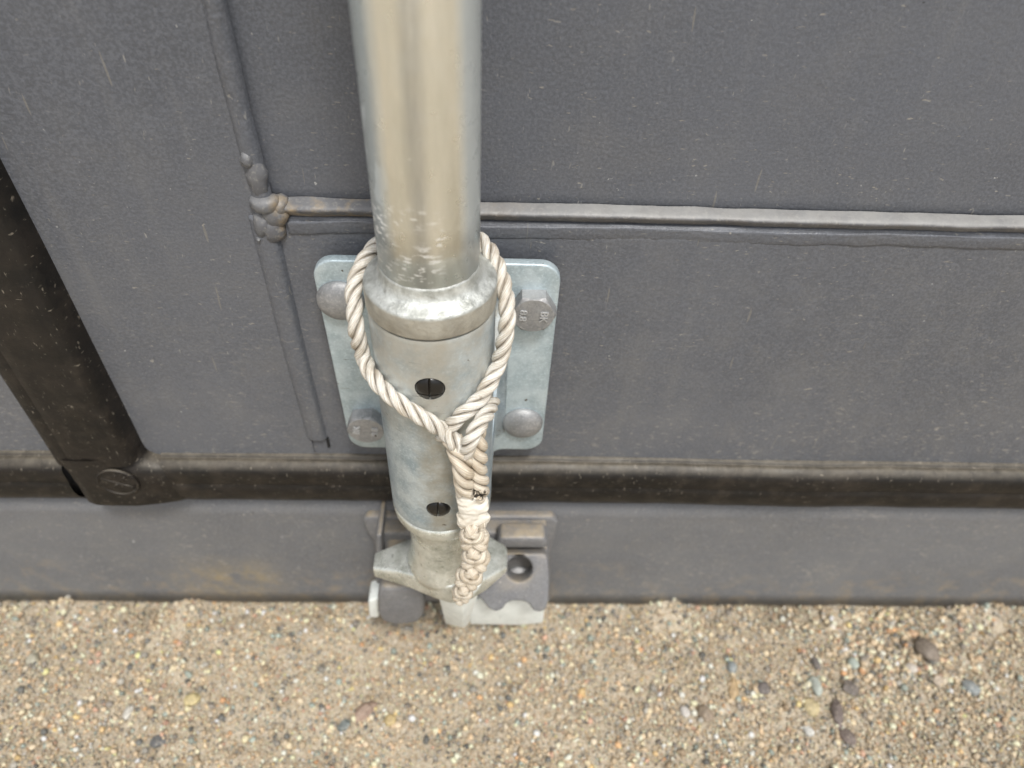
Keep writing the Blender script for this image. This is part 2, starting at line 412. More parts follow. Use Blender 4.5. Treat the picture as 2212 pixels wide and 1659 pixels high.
TINT = np.array([1.31, 1.24, 1.12]) * np.array([(.52, .44, .33), (.58, .50, .39), (.46, .38, .28), (.62, .56, .46), (.36, .29, .21), (.54, .41, .29), (.66, .60, .50),
                 (.72, .70, .66), (.20, .19, .18), (.11, .12, .125), (.27, .27, .26), (.55, .33, .19), (.62, .47, .25), (.24, .29, .28), (.42, .28, .22)])
TW = np.array([16, 15, 15, 7, 12, 6, 4, 1.5, 7, 6, 8, 2.2, 2, 5, 3]); TW = TW / TW.sum()
def grains(name, n, smin, smax, xr, yr, kind='ico', lift=.3, power=1.):
    if kind == 'oct':
        bv = np.array([(1, 0, 0), (-1, 0, 0), (0, 1, 0), (0, -1, 0), (0, 0, 1), (0, 0, -1)], float)
        bf = np.array([(0, 2, 4), (2, 1, 4), (1, 3, 4), (3, 0, 4), (2, 0, 5), (1, 2, 5), (3, 1, 5), (0, 3, 5)])
    else:
        b = bmesh.new(); bmesh.ops.create_icosphere(b, subdivisions=1, radius=1)
        bv = np.array([tuple(v.co) for v in b.verts]); bf = np.array([[v.index for v in f.verts] for f in b.faces]); b.free()
    nv = len(bv)
    x = RNG.uniform(*xr, n); y = RNG.uniform(*yr, n)
    s = smin + (smax - smin) * RNG.random(n) ** (2.2 * power)
    q = RNG.normal(size=(n, 4)); q /= np.linalg.norm(q, axis=1)[:, None]
    w, a, b_, c = q.T
    Rm = np.stack([1 - 2 * (b_**2 + c**2), 2 * (a * b_ - c * w), 2 * (a * c + b_ * w), 2 * (a * b_ + c * w), 1 - 2 * (a**2 + c**2), 2 * (b_ * c - a * w),
                   2 * (a * c - b_ * w), 2 * (b_ * c + a * w), 1 - 2 * (a**2 + b_**2)], 1).reshape(n, 3, 3)
    sc = s[:, None] * RNG.uniform(.65, 1.2, (n, 3)) * .5
    v = bv[None] * sc[:, None, :] * RNG.uniform(.82, 1.18, (n, nv, 1))
    v = np.einsum('nij,nkj->nki', Rm, v)
    z = np.array([gh(float(i), float(j)) for i, j in zip(x, y)]) if n < 30000 else None
    if z is None:
        gx = np.arange(xr[0] - .01, xr[1] + .01, .003); gy = np.arange(yr[0] - .01, yr[1] + .01, .003)
        H = np.array([[gh(float(i), float(j)) for j in gy] for i in gx])
        z = H[((x - gx[0]) / .003).astype(int), ((y - gy[0]) / .003).astype(int)]
    v += np.stack([x, y, z + s * lift * RNG.uniform(-.3, 1, n)], 1)[:, None, :]
    me = bpy.data.meshes.new(name); nf = len(bf)
    me.vertices.add(n * nv); me.vertices.foreach_set('co', v.reshape(-1).astype(np.float32))
    idx = (bf[None] + (np.arange(n) * nv)[:, None, None]).reshape(-1)
    me.loops.add(len(idx)); me.loops.foreach_set('vertex_index', idx.astype(np.int32))
    me.polygons.add(n * nf); me.polygons.foreach_set('loop_start', np.arange(0, len(idx), 3, dtype=np.int32))
    me.update(calc_edges=True)
    t = np.minimum(.66, TINT[RNG.choice(len(TINT), n, p=TW)] * RNG.uniform(.6, 1.2, (n, 1)))
    at_ = me.color_attributes.new('tint', 'FLOAT_COLOR', 'POINT')
    at_.data.foreach_set('color', np.concatenate([np.repeat(t, nv, 0), np.ones((n * nv, 1))], 1).reshape(-1).astype(np.float32))
    return link(name, me, GRAIN)
tag(grains('sand_grains', 130000, .0008, .0021, (-.43, .48), (-.21, .012), 'oct'), 'loose fine sand grains, tan, white and dark, below the door', None, kind='stuff')
tag(grains('coarse_grit', 15000, .0018, .0052, (-.43, .48), (-.22, .008), 'ico', .25, 1.3), 'coarse mixed grit scattered over the sand', None, kind='stuff')
tag(grains('gravel_patch', 420, .0022, .0055, (.235, .315), (-.052, -.002), 'ico', .3, .7), 'patch of coarser mixed gravel around the largest stone', None, kind='stuff')
tag(grains('outer_grit', 26000, .0016, .0045, (-.75, .8), (-.55, .01), 'oct', .2), 'grit spread over the sand further from the door', None, kind='stuff')

STONES = [  # px, py, width, length (m), colour, angular, label
    (2007, 1401, .017, .015, (.20, .165, .135), 0, 'largest stone, rounded dull brown, right of the locking gear'),
    (1975, 1438, .009, .007, (.62, .57, .50), 0, 'cream pebble just in front of the largest brown stone'),
    (1846, 1428, .0075, .0075, (.40, .47, .42), 0, 'pale green round pebble left of the largest brown stone'),
    (1768, 1476, .008, .013, (.45, .50, .45), 0, 'pale green egg shaped pebble behind the round yellow one'),
    (1757, 1521, .0105, .0105, (.60, .50, .28), 0, 'round yellow pebble on the right half of the sand'),
    (1813, 1536, .009, .016, (.15, .12, .115), 1, 'long dark brown shard beside the round yellow pebble'),
    (1836, 1585, .012, .010, (.17, .135, .125), 1, 'blocky dark brown stone below the long dark shard'),
    (1587, 1482, .007, .015, (.48, .34, .18), 1, 'orange tan elongated stone standing at a slant'),
    (1582, 1438, .0075, .008, (.27, .31, .32), 0, 'blue grey pebble above the orange tan elongated stone'),
    (2101, 1482, .010, .010, (.29, .33, .34), 0, 'blue grey pebble nearest the right edge of the frame'),
    (1750, 1575, .007, .007, (.66, .66, .62), 1, 'white glinting chip below the round yellow pebble'),
    (1977, 1361, .0068, .006, (.62, .40, .24), 0, 'small orange pebble behind the largest brown stone'),
    (1768, 1428, .006, .009, (.13, .12, .12), 0, 'small charcoal oval pebble left of the pale green round one'),
    (1651, 1484, .010, .008, (.14, .125, .125), 1, 'charcoal stone right of the orange tan elongated stone'),
    (1526, 1538, .010, .010, (.30, .235, .17), 0, 'brown round pebble between two white ones, lower middle right'),
    (1481, 1534, .0068, .0068, (.64, .61, .57), 0, 'small white pebble left of the brown round pebble'),
    (1842, 1482, .012, .009, (.17, .15, .14), 1, 'jagged dark grey stone right of the pale green egg shaped pebble'),
    (410, 1505, .0115, .008, (.58, .48, .24), 1, 'yellow angular chip on the left half of the sand'),
    (271, 1532, .006, .008, (.62, .60, .54), 0, 'white upright pebble left of the yellow angular chip'),
    (63, 1417, .008, .008, (.48, .46, .36), 0, 'pale olive pebble nearest the left edge of the frame'),
    (338, 1594, .011, .007, (.12, .13, .14), 1, 'dark slate chip below the yellow angular chip'),
    (742, 1561, .009, .006, (.17, .21, .21), 1, 'dark teal chip below the locking gear, left of centre'),
    (790, 1532, .018, .010, (.36, .25, .19), 1, 'flat pinkish brown stone below the locking gear'),
    (843, 1552, .0085, .007, (.60, .46, .22), 0, 'amber pebble touching the flat pinkish brown stone'),
    (2030, 1468, .009, .006, (.55, .46, .36), 1, 'tan sliver in front of the cream pebble')]
for i, (px, py, w, l, c, ang, lab) in enumerate(STONES):
    p = atg(px, py, .0); b = bmesh.new(); bmesh.ops.create_icosphere(b, subdivisions=2 if ang else 3, radius=1)
    hgt = min(w, l) * (.36 if ang else .38); a = random.uniform(0, .8) if l <= w else random.uniform(-.3, .3)
    w *= .9; l *= .9; c = tuple(x * .85 + y * .15 for x, y in zip(c, (.30, .25, .18)))
    for v in b.verts:
        k = 1 + (.34 if ang else .2) * N(v.co.x * 1.3 + i * 7, v.co.y * 1.3, v.co.z * 1.3) + (.05 * N(v.co.x * 5, v.co.y * 5 + i, v.co.z * 5))
        v.co = Vector((v.co.x * w * .5 * k, v.co.y * l * .62 * k, v.co.z * hgt * k))
    me = bpy.data.meshes.new('pebble'); b.to_mesh(me); b.free()
    if not ang: me.polygons.foreach_set('use_smooth', [True] * len(me.polygons))
    m = M('stone_' + str(i)); cc = m.mix(m.ramp(m.noise(380, 5, .7), .35, .68), tuple(x * .6 for x in c), tuple(min(1, x * 1.15) for x in c))
    cc = m.mix(m.ramp(m.noise(900, 3), .56, .66, 0, .6), cc, (.42, .36, .28))
    me.materials.append(m.out(cc, .6, 0., m.bump(m.noise(700, 4), .4, .001), .4))
    o = link('pebble', me); o.location = (p.x, p.y, gh(p.x, p.y) + hgt * .12 + .0004); o.rotation_euler = (random.uniform(-.2, .2), random.uniform(-.2, .2), a)
    tag(o, lab, 'pebble', 'pebbles lying in the sand')

# ------------------------------------------------------------------ container body and doors
body = empty('shipping_container', (0, .1, 0)); tag(body, 'grey steel shipping container standing on the sand behind its doors', 'container')
def sheet(name, x, z, y, mat, parent, nx=60, nz=30, amp=.0006, sc=6, seed=0., depth=.03):
    """slightly uneven steel face with a body behind it"""
    P = []
    X = [x[0] + (x[1] - x[0]) * i / nx for i in range(nx + 1)]; Z = [z[0] + (z[1] - z[0]) * j / nz for j in range(nz + 1)]
    for a in X:
        P.append([(a, y + depth, Z[0])] + [(a, y + .002, Z[0])] + [(a, y + amp * N(a * sc, c * sc, seed), c) for c in Z] + [(a, y + .002, Z[-1]), (a, y + depth, Z[-1])])
    return grid(name, P, mat, parent, False)
sheet('door_sill', (-1.22, 1.22), (-.0015, .1165), .0015, SILLP, body, 200, 8, .0008, 5, 2.)
box('sill_core', (-1.22, 1.22), (.033, .18), (-.012, .13), SILLP, body)
for sx in (-1, 1):
    box('corner_post', (sx * 1.22 - .08 * (sx > 0) , sx * 1.22 + .08 * (sx < 0)), (.036, .19), (.131, 2.45), PAINT, body, .004)
    box('side_wall', (sx * 1.215 - .01, sx * 1.215 + .01), (.192, 6.), (0, 2.45), PAINT, body)
box('roof', (-1.22, 1.22), (.0, 6.), (2.452, 2.56), PAINT, body, .004)

right = empty('container_door', (-.19, 0, .13)); tag(right, 'right hand grey steel door carrying the locking bar and zinc bracket', 'door')
left = empty('container_door', (-.24, 0, .13)); tag(left, 'left hand grey steel door seen beyond the upright rubber seal', 'door')
# steel faces
JX, JZ = -.0865, .3090
sheet('stile', (-.2075, -.0905), (.122, 2.43), 0., PAINT, right, 14, 300, .0009, 7, 5.)
sheet('bottom_rail', (-.0903, 1.19), (.122, .3045), .0006, PAINT, right, 180, 24, .0010, 6, 8.)
sheet('panel', (-.0900, 1.19), (.3048, 2.43), .0046, PAINT, right, 160, 200, .0008, 5, 12.)
box('inner_frame', (-.2075, 1.19), (.0375, .06), (.122, 2.43), PAINT, right)
sheet('stile', (-1.19, -.2095), (.122, 2.43), 0.0004, PAINT, left, 80, 120, .0009, 6, 25.)
box('inner_frame', (-1.19, -.2095), (.0312, .06), (.122, 2.43), PAINT, left)
# weld beads
def prof_top(u):
    return float(np.interp(u, [-1, -.75, -.4, 0, .3, .48, .62, .78, .9, 1], [.10, .24, .50, .80, .96, 1, .94, .76, .48, 0]))
def prof_round(u):                                                # u<0 is the lower side: broad shelf lip above, slope below
    return math.sqrt(max(0, 1 - abs(u) ** 2.6))
wl = ridge('weld_bead', [(-.0800, .3073), (-.04, .3073), (0, .3071), (.06, .3073), (.12, .3068), (.2, .3068), (.3, .3070), (.5, .3066), (1.18, .3066)],
        .0044, .0040, .0056, WELD, right, .0038, .09, 55, 60, prof_top, 1.)
ridge('weld_bead', [(-.0800, .3012), (-.05, .3020), (0, .3012), (.06, .3020), (.12, .3012), (.16, .3018), (.25, .3012), (.4, .3015), (1.18, .3012)],
      .0050, .0017, .0007, PAINT, right, .0006, .08, 80, 50, lambda u: (1 - u * u) if u < 0 else math.sqrt(max(0, 1 - u ** 4)), 5.)
ridge('weld_bead', [(-.0895, 2.4), (-.0895, 1.2), (-.0890, .6), (-.0888, .45), (-.0880, .40), (-.0878, .37), (-.0874, .340), (-.0866, .312)], .0046, .0034, .0030, PAINT, right, .001, .06, 40, 40,
      lambda u: (1 - u * u) ** .7, 3.)
ridge('weld_bead', [(-.0890, .306), (-.0888, .27), (-.0885, .235), (-.0878, .20), (-.0872, .172)], .0056, .0054, .0028, PAINT, right, .0006, .04, 30, 40,
      lambda u: (1 - u * u) ** .8 if u < 0 else (1 - u ** 4), 7.)
def blob(name, px, py, y, rx, rz, ry, mat, parent, seed=0.):
    c = at(px, py, y); P = []
    for i in range(15):
        t = math.pi * i / 14
        P.append([Vector((c.x + rx * math.sin(t) * math.cos(a) * (1 + .30 * N(math.cos(a) * 1.6, math.sin(a) * 1.6, seed) + .1 * N(math.cos(a) * 4, t * 3, seed)), c.y - ry * math.cos(t), c.z + rz * math.sin(t) * math.sin(a) * (1 + .30 * N(math.cos(a) * 1.6, math.sin(a) * 1.6, seed + 4))))
                  for a in (2 * math.pi * j / 24 for j in range(24))])
    return grid(name, P, mat, parent, True)
blob('weld_lump', 536, 343, 0, .0028, .0034, .0034, WELD, right, 1)
blob('weld_lump', 556, 383, 0, .0040, .0080, .0028, WELD, right, 2)
blob('weld_lump', 572, 438, 0, .0060, .0042, .0046, WELD, right, 3)
blob('weld_lump', 592, 462, 0, .0050, .0060, .0034, WELD, right, 4)
blob('weld_lump', 568, 485, 0, .0040, .0062, .0036, WELD, right, 5)
blob('weld_lump', 590, 495, 0, .0056, .0056, .0034, WELD, right, 6)
blob('weld_lump', 562, 511, 0, .0012, .0010, .0032, WELD, right, 7)
blob('weld_lump', 606, 441, 0.002, .0038, .0038, .0048, WELD, right, 8)
blob('weld_lump', 605, 512, 0, .0014, .0012, .0018, WELD, right, 9)
d_ = at(709, 957, 0); box('notch_shade', (d_.x - .0006, d_.x + .0006), (-.0006, .002), (d_.z - .003, d_.z + .004), DARK, right)  # near-black block stands in for the shade inside a notch

# rubber seals
def seal_profile():
    return [(.002, .1600), (-.0006, .1596), (-.0016, .1590), (-.0019, .1583), (-.0026, .1583), (-.0032, .1588), (-.0048, .1583), (-.0066, .1570),
            (-.0084, .1550), (-.0090, .1525), (-.0092, .1455), (-.0089, .1446), (-.0095, .1438),
            (-.0095, .1390), (-.0092, .1350), (-.0080, .1310), (-.0040, .1240), (.001, .1180), (.004, .1170)]
def hseal(name, xa, xb, parent, seed):
    n = max(8, int((xb - xa) / .006)); P = []
    for i in range(n + 1):
        x = xa + (xb - xa) * i / n
        dz = .0011 * N(x * 9, seed) - .004 * max(0, min(1, (x - .1) / .3)) * .6
        dy = .0007 * N(x * 25, seed + 3)
        P.append([(x, y + (dy if y < -.001 else 0), z + dz + (.0004 * N(x * 110, y * 900, z * 300) if y < -.001 else 0)) for y, z in seal_profile()])
    return grid(name, P, RUB, parent, False)
hseal('bottom_seal', -.1705, 1.19, right, 1.)
hseal('bottom_seal', -1.19, -.2200, left, 6.)
# upright seal: profile across x, y
vp = [(-.2100, .001), (-.2150, -.0010), (-.2182, -.0060), (-.2186, -.0102), (-.2165, -.0118), (-.2118, -.0122), (-.2108, -.0117), (-.2098, -.0124),
      (-.2050, -.0127), (-.2010, -.0124), (-.1960, -.0128), (-.1900, -.0130), (-.1860, -.0127), (-.1848, -.0121), (-.1838, -.0124), (-.1812, -.0110), (-.1792, -.0060), (-.1776, .001)]
P = []
n = 220
for i in range(n + 1):
    z = .1625 + (i / n) ** 1.6 * 2.26
    P.append([(x + .0008 * N(z * 12, 3.), y + (.0007 * N(z * 14, x * 60) if y < -.002 else 0), z) for x, y in vp])
vs = grid('upright_seal', P, RUB, right)
# moulded corner piece: rounded body with a flare running into the bottom seal
P = []
prof_u = [-1, -.99, -.95, -.86, -.7, -.4, 0, .4, .7, .86, .95, .99, 1]
outline = []  # (z, xl, xr, front)
for z, xl, xr in ((.1680, -.2187, -.1776), (.1640, -.2188, -.1774), (.1610, -.2188, -.1762), (.1590, -.2188, -.1735), (.1570, -.2188, -.1680), (.1540, -.2188, -.1620), (.1500, -.2188, -.1590),
                  (.1440, -.2188, -.1570), (.1380, -.2188, -.1560), (.1335, -.2187, -.1565), (.1300, -.2184, -.1580), (.1270, -.2180, -.1600), (.1250, -.2176, -.1625), (.1235, -.2168, -.1650)):
    row = []
    e = 1 if z > .128 else max(.25, (z - .1215) / .0065)
    for u in prof_u:
        x = xl + (xr - xl) * (u + 1) / 2
        h = (1 - abs(u) ** 8) ** .5
        dd = float(np.interp(u, [-1, .1, .75, 1], [.0142, .0142, .0104, .0096]))
        y = .001 - (dd * e) * h - .0004 * N(x * 130, z * 130)
        row.append((x, y, z))
    P.append(row)
cp = grid('seal_corner', P, RUB, right)
# embossed round mark on the corner piece
ec = at(255, 1042, -.0128)
def tube(name, pts, r, mat, parent, k=8, closed=False):
    P = []
    for i, c in enumerate(pts):
        t = (pts[(i + 1) % len(pts)] - pts[i - 1]) if closed else (pts[min(i + 1, len(pts) - 1)] - pts[max(i - 1, 0)])
        t.normalize(); a = t.cross(Vector((0, 1, 0)))
        if a.length < 1e-3: a = Vector((1, 0, 0))
        a.normalize(); b = t.cross(a)
        P.append([c + a * r * math.cos(q) + b * r * math.sin(q) for q in (2 * math.pi * j / k for j in range(k))])
    if closed: P.append(P[0])
    return grid(name, P, mat, parent, True, not closed)
er = .0098
tube('emblem_ring', [ec + Vector((er * math.cos(a), 0.0, er * math.sin(a))) for a in (2 * math.pi * i / 40 for i in range(40))], .00095, RUB, cp, 8, True)
def bar(name, x1, z1, x2, z2, r): return tube(name, [ec + Vector((x1 + (x2 - x1) * i / 4, .0, z1 + (z2 - z1) * i / 4)) * 1. for i in range(5)], r, RUB, cp)
bar('emblem_bar', -.0076, .0035, .0078, -.0045, .0006)
bar('emblem_bar', -.0022, .0030, .0006, .0058, .0005)
bar('emblem_bar', .0020, .0010, .0046, .0042, .0005)
bar('emblem_bar', -.0042, -.0048, -.0006, -.0012, .0008)
bar('emblem_bar', -.0006, -.0012, .0006, -.0060, .0005)

# ------------------------------------------------------------------ bracket on the door
AXX, AXY = -.0201, -.045                                        # axis of the locking bar
br = empty('rod_bracket', (AXX, -.009, .176)); tag(br, 'galvanised steel guide bracket bolted to the door around the bar', 'bracket')
xl, xr, zt, zb = -.0705, .0290, .2915, .1765
def rrect(x0, x1, z0, z1, r, n=7):
    pts = []
    for cx, cz, a0 in ((x1 - r, z1 - r, 0), (x0 + r, z1 - r, 90), (x0 + r, z0 + r, 180), (x1 - r, z0 + r, 270)):
        pts += [(cx + r * math.cos(R(a0 + 90 * i / n)), cz + r * math.sin(R(a0 + 90 * i / n))) for i in range(n + 1)]
    return pts
# plate outline with fillets running down into the housing
HR = .0226; hz0, hz1 = .1900, .3018
po = []
r = .0085
for cx, cz, a0 in ((xr - r, zt - r, 0), (xl + r, zt - r, 90), (xl + r + .002, zb + r, 180)):
    po += [(cx + r * math.cos(R(a0 + 90 * i / 7)), cz + r * math.sin(R(a0 + 90 * i / 7))) for i in range(8)]
fx = .006
po += [(AXX - HR - fx + fx * math.sin(R(a)), zb - fx + fx * math.cos(R(a))) for a in (0, 30, 60, 90)]
po += [(AXX - HR + .001, .160), (AXX + HR - .001, .160)]
po += [(AXX + HR + fx - fx * math.sin(R(a)), zb - fx + fx * math.cos(R(a))) for a in (90, 60, 30, 0)]
po += [(xr - r - .001 + r * math.cos(R(270 + 90 * i / 7)), zb + r + r * math.sin(R(270 + 90 * i / 7))) for i in range(8)]
pl = prism('plate', po, -.0092, -.0047, PLATE, br, .0009)
box('spacer', (-.055, .014), (-.0046, .0012), (.186, .282), DARK, br)
# housing: half round front, straight cheeks, small flares where it meets the plate
prof = []
for a in np.linspace(-90, 90, 41): prof.append((AXX + HR * math.sin(R(a)), AXY - HR * math.cos(R(a))))
cheek_r = [(AXX + HR, y) for y in np.linspace(AXY + .003, -.0165, 6)] + [(AXX + HR + .0065 * (1 - math.cos(R(a))), -.0160 + .0062 * math.sin(R(a))) for a in (20, 45, 70, 90)]
cheek_l = [(2 * AXX - x, y) for x, y in cheek_r][::-1]
prof = cheek_l + prof + cheek_r
rows = []
for z, s in [(hz0, .985), (hz0 + .0007, .996), (hz0 + .0016, 1.0)] + [(hz0 + .004 + i * (hz1 - hz0 - .006) / 26, 1.) for i in range(27)] + [(hz1 - .0008, .998), (hz1, .988)]:
    top = lambda y: hz1 - .026 * max(0., min(1., (y + .048) / .026))
    rows.append([(AXX + (x - AXX) * (s if abs(x - AXX) < HR + .0001 else 1), AXY + (y - AXY) * (s if y < AXY else 1), hz0 + (z - hz0) * (top(y) - hz0) / (hz1 - hz0)) for x, y in prof])
hump = grid('housing', rows, HUMP, br, False)
bm = bmesh.new(); bm.from_mesh(hump.data)
bmesh.ops.holes_fill(bm, edges=[e for e in bm.edges if e.is_boundary], sides=0); bmesh.ops.recalc_face_normals(bm, faces=bm.faces); bm.to_mesh(hump.data); bm.free()
scr = [(at(929, 838, AXY - HR + .0006), .0054), (at(947, 1098, AXY - HR + .0006), .0051)]
for c, rr in scr:
    k = lathe_y('k', [(rr, AXY - HR - .01), (rr, AXY - HR + .0050)], c.x, c.z, DARK, None, 48); cut(hump, k)
hump.data.materials.clear(); hump.data.materials.append(HUMP)
for p_ in hump.data.polygons: p_.use_smooth = True
hump.data.set_sharp_from_angle(angle=R(35)) if hasattr(hump.data, 'set_sharp_from_angle') else None
for i, (c, rr) in enumerate(scr):
    y0_ = AXY - HR
    s_ = empty('recessed_screw', (0, 0, 0)); s_.parent = br; s_.location = -br.location
    lathe_y('hole_lining', [(rr - .00006, y0_ + .0035), (rr - .00004, y0_ + .0050), (0.0001, y0_ + .00502)], c.x, c.z, DARK, s_, 32)
    rh = rr - .00025
    o = lathe_y('screw_head', [(rh, y0_ + .0046), (rh, y0_ + .0006), (rh * .93, y0_ - .0001), (rh * .7, y0_ - .0008), (rh * .35, y0_ - .0012), (.0001, y0_ - .0013)], c.x, c.z, BLACK, s_, 40)
    w_ = .00045
    cut(o, box('k', (c.x - w_, c.x + w_), (y0_ - .01, y0_ + .0014), (c.z - .01, c.z + .01), BLACK))
    if i == 0: cut(o, box('k', (c.x - .01, c.x + .01), (y0_ - .01, y0_ + .0004), (c.z - .0022, c.z - .0017), BLACK))
    o.data.materials.clear(); o.data.materials.append(BLACK)
    for p_ in o.data.polygons: p_.use_smooth = True
    o.data.set_sharp_from_angle(angle=R(35))
# bolts
def hexbolt(px, py, rot, marks):
    b = empty('hex_bolt', (0, 0, 0)); b.parent = br; b.location = -br.location
    yh = -.0092; c = at(px, py, yh - .0068); h = .0068; s = .0098
    V = []; k = 36
    # chamfered head: hexagon blended to circle on the front
    rows = []
    for y, ch in ((yh + .0005, 0), (yh - h + .0012, 0), (yh - h + .0009, .25), (yh - h + .0002, .8), (yh - h, 1)):
        row = []
        for j in range(k):
            a = 2 * math.pi * j / k
            aa = ((a - rot) % (math.pi / 3)) - math.pi / 6
            rh = s * math.cos(math.pi / 6) / math.cos(aa)
            rc = s * .845
            rad = rh if ch == 0 else min(rh, rc + (s - rc) * (1 - ch))
            row.append((c.x + rad * math.cos(a), y, c.z + rad * math.sin(a)))
        rows.append(row)
    o = grid('bolt_head', rows, CAST, b, True, True)
    o.data.set_sharp_from_angle(angle=R(28))
    if marks:
        for txt, ox, size in marks:
            cu = bpy.data.curves.new('t', 'FONT'); cu.body = txt; cu.size = size; cu.extrude = .00035; cu.bevel_depth = .00010; cu.align_x = 'CENTER'; cu.align_y = 'CENTER'
            cu.space_character = 1.05
            to = bpy.data.objects.new('t', cu); COL.objects.link(to); bpy.context.view_layer.update()
            me = bpy.data.meshes.new_from_object(to.evaluated_get(bpy.context.evaluated_depsgraph_get())); bpy.data.objects.remove(to)
            tr = Matrix.Translation(Vector((c.x, yh - h - .0001, c.z))) @ Matrix.Rotation(-(rot_m := marks_rot), 4, 'Y') @ Matrix.Translation(Vector((ox, 0, 0))) @ Matrix.Rotation(R(90), 4, 'Y') @ Matrix.Rotation(R(90), 4, 'X')
            me.transform(tr); me.materials.clear(); link('stamped_marking', me, MARK, b)
    return b
marks_rot = R(-4)
hexbolt(1152, 683, 0., [('BK', .0042, .0046), ('8.8', -.0044, .0044)])
marks_rot = R(172)
hexbolt(790, 931, R(8), [('BK', .0042, .0046), ('8.8', -.0044, .0044)])
def dome(px, py):
    c = at(px, py, -.0105)
    pr = [(.0097, -.0088)] + [(.0099 * math.cos(t), -.0095 - .0050 * math.sin(t)) for t in np.linspace(0.05, math.pi / 2 - .02, 12)]
    lathe_y('dome_bolt', pr, c.x, c.z, CAST, br)
dome(735, 652); dome(1129, 916)

# ------------------------------------------------------------------ locking bar with collar and cam
lb = empty('locking_bar', (AXX, AXY, .06)); tag(lb, 'upright round galvanised locking bar with collar and forked foot', 'locking bar')
P = []
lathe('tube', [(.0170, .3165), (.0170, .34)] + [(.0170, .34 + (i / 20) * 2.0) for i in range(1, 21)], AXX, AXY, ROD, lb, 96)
lathe('collar', [(.0222, .3024), (.0229, .3030), (.0230, .3036), (.0230, .3110), (.0228, .3119), (.0222, .3124), (.0210, .3129), (.0196, .3135), (.0185, .3144), (.0178, .3155), (.0174, .3168), (.01715, .3182), (.01702, .3195)],
      AXX, AXY, COLLAR, lb, 96, .00010)
lathe('lower_collar', [(.0205, .1899), (.0224, .1893), (.0226, .1870), (.0222, .1830), (.0208, .1795), (.0190, .1775), (.0176, .1765), (.0169, .1745), (.0165, .170), (.0163, .156), (.0166, .148), (.0174, .1425), (.0186, .1385), (.0192, .1355), (.0186, .131), (.0140, .127)],
      AXX, AXY, CAM_M, lb, 64, .0003)
# cam ears and prong, read at their own depth
def pp(pts, Y): return [(at(a, b, Y).x, at(a, b, Y).z) for a, b in pts]
def loft(name, secs, mat, parent, bv=0.):
    o = grid(name, secs, mat, parent, True, True)
    if bv: bevel(o, bv, 3)
    return o
def earsec(x, zt_, zb_, ya, yb): return [Vector((x, ya, zb_)), Vector((x, ya, zt_ - .0012)), Vector((x, ya + .0012, zt_)), Vector((x, yb, zt_)), Vector((x, yb, zb_))]
L = [earsec(*a) for a in ((-.0580, .1240, .1165, -.0470, -.0375), (-.054, .1252, .1160, -.0482, -.036), (-.044, .1295, .1170, -.0520, -.034), (-.036, .1325, .1190, -.0560, -.032),
     (-.030, .1355, .1215, -.0600, -.030), (-.024, .1375, .1225, -.0630, -.030), (-.018, .1375, .1215, -.0645, -.030), (-.012, .1370, .1205, -.0645, -.030), (-.006, .1355, .1210, -.0620, -.030),
     (.001, .1325, .1215, -.0575, -.031), (.0065, .1300, .1225, -.0525, -.033), (.0100, .1285, .1230, -.0495, -.034), (.0118, .1275, .1235, -.0480, -.036))]
loft('cam_ears', L, CAM_M, lb, .0012)
def P3(px, py, Y): return tuple(at(px, py, Y))
tri = [P3(940, 1262, -.0600), P3(1000, 1296, -.0680), P3(1040, 1262, -.0600), P3(962, 1348, -.046), P3(1001, 1357, -.055), P3(1012, 1350, -.048)]
bk = [(a, b + .022, c) for a, b, c in tri]
V = tri + bk
Fc = [(0, 1, 4, 3), (1, 2, 5, 4), (6, 9, 10, 7), (7, 10, 11, 8), (0, 3, 9, 6), (2, 8, 11, 5), (3, 4, 10, 9), (4, 5, 11, 10), (0, 6, 7, 1), (1, 7, 8, 2)]
bevel(mesh('prong', V, Fc, CAM_LIT, lb, False), .0009, 2)
prism('hook_plate', pp([(1012, 1296), (1178, 1290), (1174, 1347), (1120, 1352), (1014, 1350)], -.028), -.028, -.016, CAM_LIT, lb, .0016)
prism('hook_tip', pp([(795, 1300), (818, 1292), (818, 1336), (797, 1334)], -.034), -.034, -.020, CAM_LIT, lb, .0015)


# ------------------------------------------------------------------ keeper welded on the sill
kp = empty('cam_keeper', (-.012, 0, .05)); tag(kp, 'grey painted cast keeper on the sill holding the forked foot', 'keeper')
prism('flange', pp([(784, 1124), (795, 1118), (1192, 1118), (1206, 1128), (1200, 1160), (1190, 1188), (1190, 1300), (812, 1300), (806, 1170), (790, 1148)], -.004), -.004, .002, KEEP, kp, .0018)
prism('upper_block', pp([(812, 1152), (1184, 1152), (1186, 1240), (812, 1240)], -.013), -.013, .001, KEEP, kp, .0022)
prism('upper_rib', pp([(1074, 1172), (1082, 1163), (1176, 1163), (1182, 1170), (1182, 1185), (1074, 1185)], -.022), -.022, -.011, KEEP, kp, .0018)
ro = pp([(1060, 1206), (1078, 1196), (1176, 1196), (1184, 1204), (1187, 1250), (1185, 1300), (1179, 1317), (1166, 1324), (1152, 1320), (1143, 1305), (1128, 1299), (1108, 1299), (1094, 1304), (1086, 1317), (1070, 1323), (1054, 1314), (1040, 1296), (1022, 1282), (1040, 1262), (1056, 1240)], -.036)
